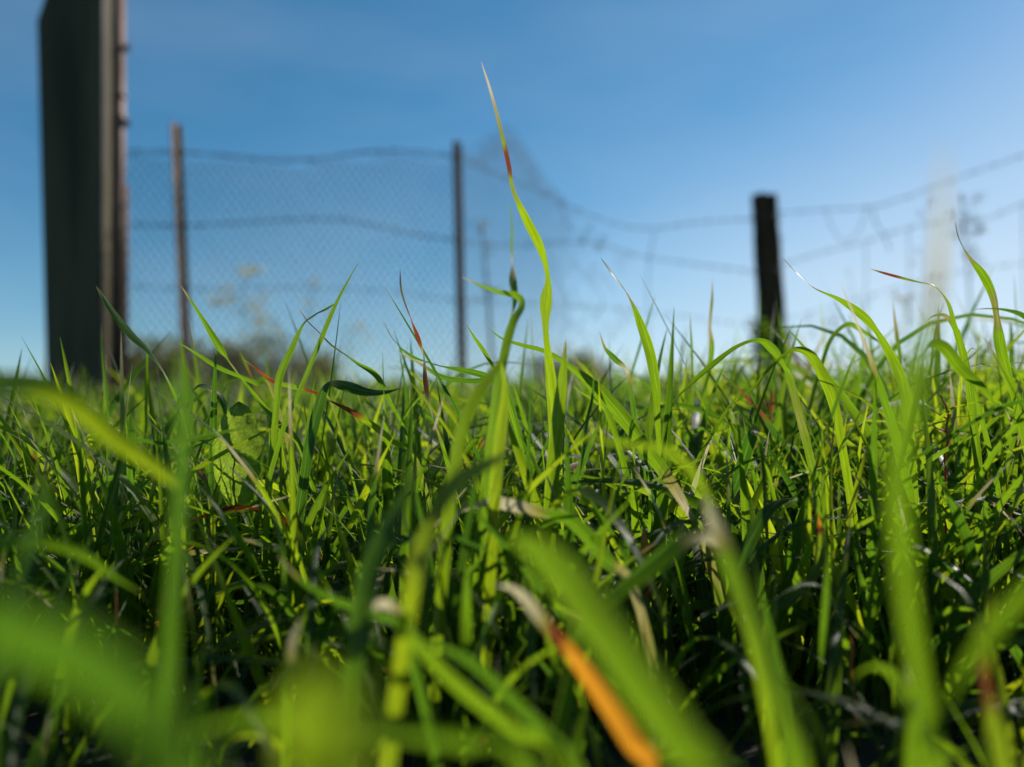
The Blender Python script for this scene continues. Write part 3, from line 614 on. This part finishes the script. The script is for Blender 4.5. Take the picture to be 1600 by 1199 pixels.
def wood_post():
    z = 4.5; root = empty('wooden_post', (at(1212, 640, z).x, z, 0)); m = MB()
    n = 20; rows = 34; top = at(1193.5, 306, z); bot = at(1213, 650, z); bot = top + (bot - top) * ((top.z + .03) / (top.z - bot.z))
    rnd = random.Random(3); ph = [rnd.uniform(0, 6) for _ in range(9)]
    V = []; Fs = []
    for i in range(rows + 1):
        t = i / rows; c = bot.lerp(top, t); r0 = .078 - .010 * t
        for k in range(n):
            a = 2 * math.pi * k / n
            sq = 1 / max(abs(math.cos(a)), abs(math.sin(a))); rr = r0 * (.72 + .28 * min(sq, 1.25))
            rr *= 1 + .05 * math.sin(a * 3 + ph[0] + t * 2) + .03 * math.sin(a * 7 + ph[1] + t * 5) + .02 * math.sin(t * 25 + a * 2 + ph[2]) + rnd.uniform(-.02, .02)
            V.append(c + Vector((math.cos(a) * rr, math.sin(a) * rr, .004 * math.sin(a * 4 + ph[3]) if i == rows else 0)))
    for i in range(rows):
        for k in range(n): Fs.append((i * n + k, i * n + (k + 1) % n, (i + 1) * n + (k + 1) % n, (i + 1) * n + k))
    V.append(top - Vector((0, 0, .004))); 
    for k in range(n): Fs.append((rows * n + k, rows * n + (k + 1) % n, len(V) - 1))
    m.add(V, Fs); m.build('trunk', M_oldwood, root)
    for py in (343, 425):
        c = at(1193 + (py - 306) * .057, py, z); b = MB(); b.tube([c + Vector((math.cos(a) * .09, math.sin(a) * .09, .006 * math.sin(a * 2))) for a in [j * math.pi / 10 for j in range(21)]], .0025, 5); b.build('wire_wrap', M_wire, root)
    for py, dx in ((375, .07), (470, -.065)):
        c = at(1193 + (py - 306) * .057, py, z) + Vector((dx, -.03, 0)); b = MB(); b.tube([c, c + Vector((math.copysign(.02, dx), -.02, .003))], .003, 6); b.build('nail', M_postrust, root)
    tag(root, 'thick dark weathered wooden fence post leaning slightly left in the right half', 'fence post')
wood_post()

def path3(pts, sag=0):
    return [at(x, y, fz(x) - .02) for x, y in pts]

barb_me = None
def barbed(label, pts, step=.11, seed=0, r=.0015):
    global barb_me
    P = catmull([list(p) for p in path3(pts)], 10); seg = np.concatenate([[0], np.cumsum(np.linalg.norm(np.diff(P, axis=0), axis=1))]); tot = seg[-1]
    n = int(tot / .02); ss = np.linspace(0, tot, n); Q = np.stack([np.interp(ss, seg, P[:, k]) for k in range(3)], 1)
    root = empty('barbed_wire', Q[0]); m = MB()
    for k in (0, math.pi):
        m.tube([Vector(q) + Vector((0, math.sin(i * .9 + k), math.cos(i * .9 + k))) * r * 1.2 for i, q in enumerate(Q)], r, 5)
    m.build('strand', M_wire, root)
    if barb_me is None:
        b = MB()
        b.tube([(.003 * math.cos(t * 3), .0045 * math.cos(t * 6.28), .0045 * math.sin(t * 6.28)) for t in [j / 8 for j in range(17)]], .0015, 5)
        for d in ((.004, .008, .016), (-.004, -.008, -.016), (.008, -.012, .012), (-.008, .012, -.012)): b.tube([(0, 0, 0), d], [.0016, .0005], 5)
        me = bpy.data.meshes.new('barb'); me.from_pydata(b.v, [], b.f); me.materials.append(M_wire); barb_me = me
    rr = random.Random(seed)
    for s_ in np.arange(.05, tot, step)[:95]:
        p = [float(np.interp(s_, seg, P[:, k])) for k in range(3)]
        o = bpy.data.objects.new('barb', barb_me); C.objects.link(o); o.parent = root; o.location = Vector(p) - Vector(Q[0])
        o.rotation_euler = (rr.uniform(0, 6.28), rr.uniform(-.3, .3), rr.uniform(-.3, .3))
    tag(root, label, 'barbed wire', 'barbed wires of the fence')

barbed('top barbed wire between the dark gate post and the wooden post', [(188,236),(275,237),(340,243),(430,252),(490,249),(560,239),(615,235),(680,240),(715,246),(760,266),(820,290),(890,322),(960,350),(1020,357),(1090,348),(1180,342)], seed=1)
barbed('top barbed wire rising from the wooden post to the right edge', [(1206,334),(1290,328),(1370,322),(1450,296),(1520,270),(1600,243),(1700,214),(1800,190)], seed=2)
barbed('middle barbed wire crossing the net between the gate post and the wooden post', [(192,351),(275,353),(350,350),(430,345),(500,342),(560,347),(640,365),(715,376),(800,384),(920,379),(1000,400),(1100,415),(1186,426)], seed=3)
barbed('middle barbed wire from the wooden post rising to the right edge, under the top one', [(1216,416),(1280,396),(1350,378),(1440,352),(1530,346),(1600,318),(1700,290),(1800,270)], seed=4)
barbed('lowest barbed wire crossing the net left of the wooden post', [(194,447),(290,452),(430,450),(600,455),(720,470),(900,478),(1050,492),(1190,512)], seed=5, r=.0008)
barbed('lowest barbed wire right of the wooden post, faint against the pale sky', [(1222,500),(1300,480),(1400,450),(1500,425),(1600,412),(1700,400),(1800,392)], seed=6, r=.0009)

# loose wires hanging from the strands
def loose(label, pts, r=.0022):
    P = catmull([list(p) for p in path3(pts)], 6); m = MB(); m.tube([Vector(p) for p in P], r, 5)
    o = m.build('loose_wire', M_wire); tag(o, label, 'wire', 'loose wires hanging on the fence')
loose('loose wire loop hanging in a bow under the top strand right of the wooden post', [(1291,328),(1300,356),(1318,376),(1340,364),(1356,325)])
loose('loose wire end dangling down with a kink right of the hanging bow', [(1364,322),(1368,348),(1382,368),(1391,392)], .003)
loose('vertical stay wire left of the wooden post joining the strands', [(1024,357),(1016,400),(1012,450),(1014,520),(1012,600)])
loose('vertical stay wire between the wooden post and the dangling wire end', [(1352,380),(1353,430),(1352,500),(1354,600)])
loose('vertical stay wire left of the near whitish blade tip', [(1420,358),(1421,420),(1420,500),(1422,610)])
loose('vertical stay wire close to the right edge', [(1598,320),(1600,400),(1599,500),(1600,610)])

# woven wire net
def net():
    xs = [190, 275, 400, 500, 600, 715, 745, 770, 795, 815, 850, 900, 960, 1000, 1040]
    ys = [242, 240, 252, 250, 238, 238, 224, 210, 196, 222, 278, 335, 372, 395, 430]
    def top(px): return np.interp(px, xs, ys)
    # developed coordinates: a along the fence (m), h height
    pxs = np.linspace(188, 1045, 400); X = np.array([at(p, 0, fz(p)).x for p in pxs]); Y = np.array([fz(p) for p in pxs])
    arc = np.concatenate([[0], np.cumsum(np.hypot(np.diff(X), np.diff(Y)))])
    def pos(a, h, layer=0):
        x = np.interp(a, arc, X); y = np.interp(a, arc, Y)
        return Vector((x, y + .018 * math.sin(a * 3.1 + h * 2) + .012 * math.sin(a * 7 + h * 5) + layer * .02, h + .012 * math.sin(a * 4.0) + .006 * math.sin(a * 11 + h * 3)))
    def hmax(a):
        px = np.interp(a, arc, pxs); y = np.interp(a, arc, Y); return EYE - (top(px) - 599.5) / F * y
    m = MB(); w2, hh = .066, .047; st = w2 / 2; aR = float(np.interp(850, pxs, arc)); rn = random.Random(8)
    def lattice(a0, a1, hlo, layer, r, w2, hh):
        st = w2 / 2; na = int((a1 - a0) / st) + 1; nh = int(1.3 / hh) + 2
        for fam in (1, -1):
            for j in range(-na - nh, na + nh * 2):
                run = []
                for i in range(na + 1):
                    a = a0 + i * st; h = (j + fam * i) * hh * 1.0
                    ok = 0 <= h <= hmax(a) and h >= hlo(a)
                    if ok and a > aR: ok = rn.random() > (a - aR) / (arc[-1] - aR) * 1.1
                    if ok:
                        zig = .003 if i % 2 else -.003
                        run.append(pos(a, h, layer + zig * fam))
                    if (not ok or i == na) and run:
                        if len(run) > 1: m.tube(run, r * rn.uniform(.9, 1.1), 3, False)
                        run = []
    lattice(0, arc[-1], lambda a: 0, 0, .0018, w2, hh)
    # the torn end is folded over on itself, so two and three layers show along the falling edge
    aF0 = float(np.interp(735, pxs, arc)); aF1 = float(np.interp(985, pxs, arc))
    lattice(aF0, aF1, lambda a: hmax(a) - .13, 1.2, .0011, .054, .045)
    # selvedge wire
    m.tube([pos(a, float(hmax(a))) for a in np.linspace(0, float(np.interp(915, pxs, arc)), 220)], .0016, 5)
    o = m.build('wire_netting', M_wire); tag(o, 'sagging wire netting with a torn peak folded over right of the middle steel post', 'wire netting')
net()

# ------------------------------------------------------------------ weeds along the fence
def weed(name, label, px, ytop, z, head, hr, stems, mat_head, seed, cat='weed', xb=None, leaves=0, r0=.0028, group=None):
    rr = random.Random(seed); xb = px if xb is None else xb
    b = at(xb, 600, z); b.z = -.01; t = at(px, ytop, z); root = empty(name, (b.x, z, 0))
    s = MB(); tips = []
    mid = b.lerp(t, .55) + Vector((rr.uniform(-.02, .02), 0, 0)); P = [Vector(v) for v in catmull([list(b), list(mid), list(t)], 5)]
    s.tube(P, [r0 * (1 - .6 * i / (len(P) - 1)) for i in range(len(P))], 6)
    for k in range(stems):
        f = rr.uniform(.5, .97); q = b.lerp(mid, f * 2) if f < .5 else mid.lerp(t, (f - .5) * 2)
        e = q + Vector((rr.uniform(-1, 1) * hr, rr.uniform(-1, 1) * hr * .8, rr.uniform(.2, 1) * hr)); tips.append(e)
        s.tube([q, q.lerp(e, .5) + Vector((0, 0, -hr * .12)), e], [r0 * .45, r0 * .4, r0 * .25], 5)
    s.build('stem', M_drystem, root)
    tips.append(t)
    for e in tips:
        h = MB()
        for j in range(head):
            c = e + Vector((rr.gauss(0, hr * .16), rr.gauss(0, hr * .16), rr.gauss(0, hr * .12)))
            d = Vector((rr.gauss(0, 1), rr.gauss(0, 1), rr.gauss(.4, 1)))
            h.leaf(c, d, (rr.gauss(0, 1), rr.gauss(0, 1), rr.gauss(0, 1)), hr * .16, hr * .1, 2)
        h.build('flower_head', mat_head, root)
    if leaves:
        l = MB()
        for j in range(leaves):
            f = rr.uniform(.02, .85); q = b.lerp(t, f); a = rr.uniform(0, 6.28)
            l.leaf(q, (math.cos(a), math.sin(a), rr.uniform(.1, .9)), (0, 0, 1), rr.uniform(.05, .10), rr.uniform(.03, .05), 4)
        l.build('foliage', M_leaf, root)
    tag(root, label, cat, group)

GW = 'dry weeds standing along the fence'
weed('dry_weed', 'dry weed with pale yellow flower tufts blurred right of the first steel post', 380, 425, 2.7, 16, .09, 9, M_straw, 1, xb=395, group=GW)
weed('dry_weed', 'low dry weed with buff tufts under the pale yellow tufted weed', 405, 492, 2.8, 12, .08, 7, M_straw, 2, xb=390, group=GW)
weed('dry_weed', 'faint beige weed tufts blurred behind the thin red tipped blade', 490, 440, 2.9, 7, .08, 6, M_straw, 3, xb=470, group=GW)
weed('dry_weed', 'short beige weed between the long straight blade and the red patched blade', 545, 510, 2.9, 9, .08, 6, M_straw, 4, xb=550, group=GW)
weed('dry_weed', 'dark dead weed stalk leaning just right of the middle steel post', 752, 345, 3.6, 12, .05, 10, M_drystem, 5, xb=775, r0=.010, group=GW)
weed('dry_weed', 'tall umbel weed with a brown seed head right of the near whitish blade tip', 1502, 312, 3.9, 20, .09, 12, M_drystem, 6, xb=1524, r0=.006, group=GW)
weed('dry_weed', 'small umbel weed left of the tall umbel weed, at the near whitish blade tip', 1452, 318, 4.0, 12, .07, 6, M_drystem, 7, xb=1440, r0=.002, group=GW)
weed('dry_weed', 'pale umbel weed low down behind the bending pink tipped blade', 1430, 462, 3.6, 14, .09, 9, M_straw, 8, xb=1405, r0=.0022, group=GW)
weed('dry_weed', 'thin curved weed with a small head right of the wooden post', 1325, 425, 3.7, 6, .05, 4, M_drystem, 9, xb=1400, r0=.0022, group=GW)
weed('dry_weed', 'low fine weed sprays right of the wooden post base', 1290, 500, 3.5, 8, .09, 8, M_drystem, 10, xb=1300, r0=.002, group=GW)
weed('climbing_weed', 'leafy green weed climbing the left foot of the wooden post', 1184, 478, 4.34, 3, .05, 7, M_leaf, 11, 'weed', 1196, 260)
weed('climbing_weed', 'leafy green weed climbing the right foot of the wooden post', 1226, 498, 4.34, 3, .05, 7, M_leaf, 12, 'weed', 1222, 260)
weed('leafy_weed', 'low leafy weed in the grass left of the wooden post', 1150, 555, 3.6, 3, .05, 6, M_leaf, 13, 'weed', 1152, 60)
weed('leafy_weed', 'low leafy weed in the grass right of the wooden post', 1262, 560, 3.4, 3, .05, 6, M_leaf, 14, 'weed', 1262, 60)

# ------------------------------------------------------------------ far shrubs
def shrub(label, px, wpx, ytop, z, seed):
    rr = random.Random(seed); b = at(px, 600, z); b.z = -.06; H = EYE + (599.5 - ytop) / F * z; Wd = wpx / F * z / 2
    root = empty('shrub', b); s = MB(); tips = []
    for k in range(9):
        a = rr.uniform(0, 6.28); e = b + Vector((math.cos(a) * Wd * rr.uniform(.3, .8), math.sin(a) * Wd * .5, H * rr.uniform(.55, .9)))
        s.tube([b + Vector((rr.uniform(-.05, .05), 0, -.05)), b.lerp(e, .5) + Vector((0, 0, H * .1)), e], [.03, .018, .006], 6); tips.append(e)
    s.build('trunk', M_bark, root); l = MB()
    for k in range(46):
        a = rr.uniform(0, 6.28); rad = rr.random() ** .5; hz = rr.uniform(.1, 1)
        c = b + Vector((math.cos(a) * rad * Wd * (1.1 - .5 * hz), math.sin(a) * rad * Wd * .6, H * hz * rr.uniform(.75, 1.0)))
        for j in range(36):
            d = Vector((rr.gauss(0, 1), rr.gauss(0, 1), rr.gauss(.2, 1)))
            l.leaf(c + d * .07, d, (rr.gauss(0, 1), rr.gauss(0, 1), 1), rr.uniform(.06, .11), rr.uniform(.03, .05), 2)
    l.build('crown', M_shrub, root)
    tag(root, label, 'shrub', 'far shrubs beyond the fence')
shrub('dark olive shrub directly right of the gate post foot', 235, 190, 530, 9, 1)
shrub('dark olive shrub behind the broad straight leaning blade', 330, 200, 538, 10, 2)
shrub('tallest dark olive shrub, left of the long straight narrow blade', 415, 190, 524, 10, 3)
shrub('low dark shrub behind the thin red tipped blade', 485, 90, 562, 11, 4)
shrub('small dark shrub behind the foot of the tallest blade', 885, 150, 550, 11, 5)
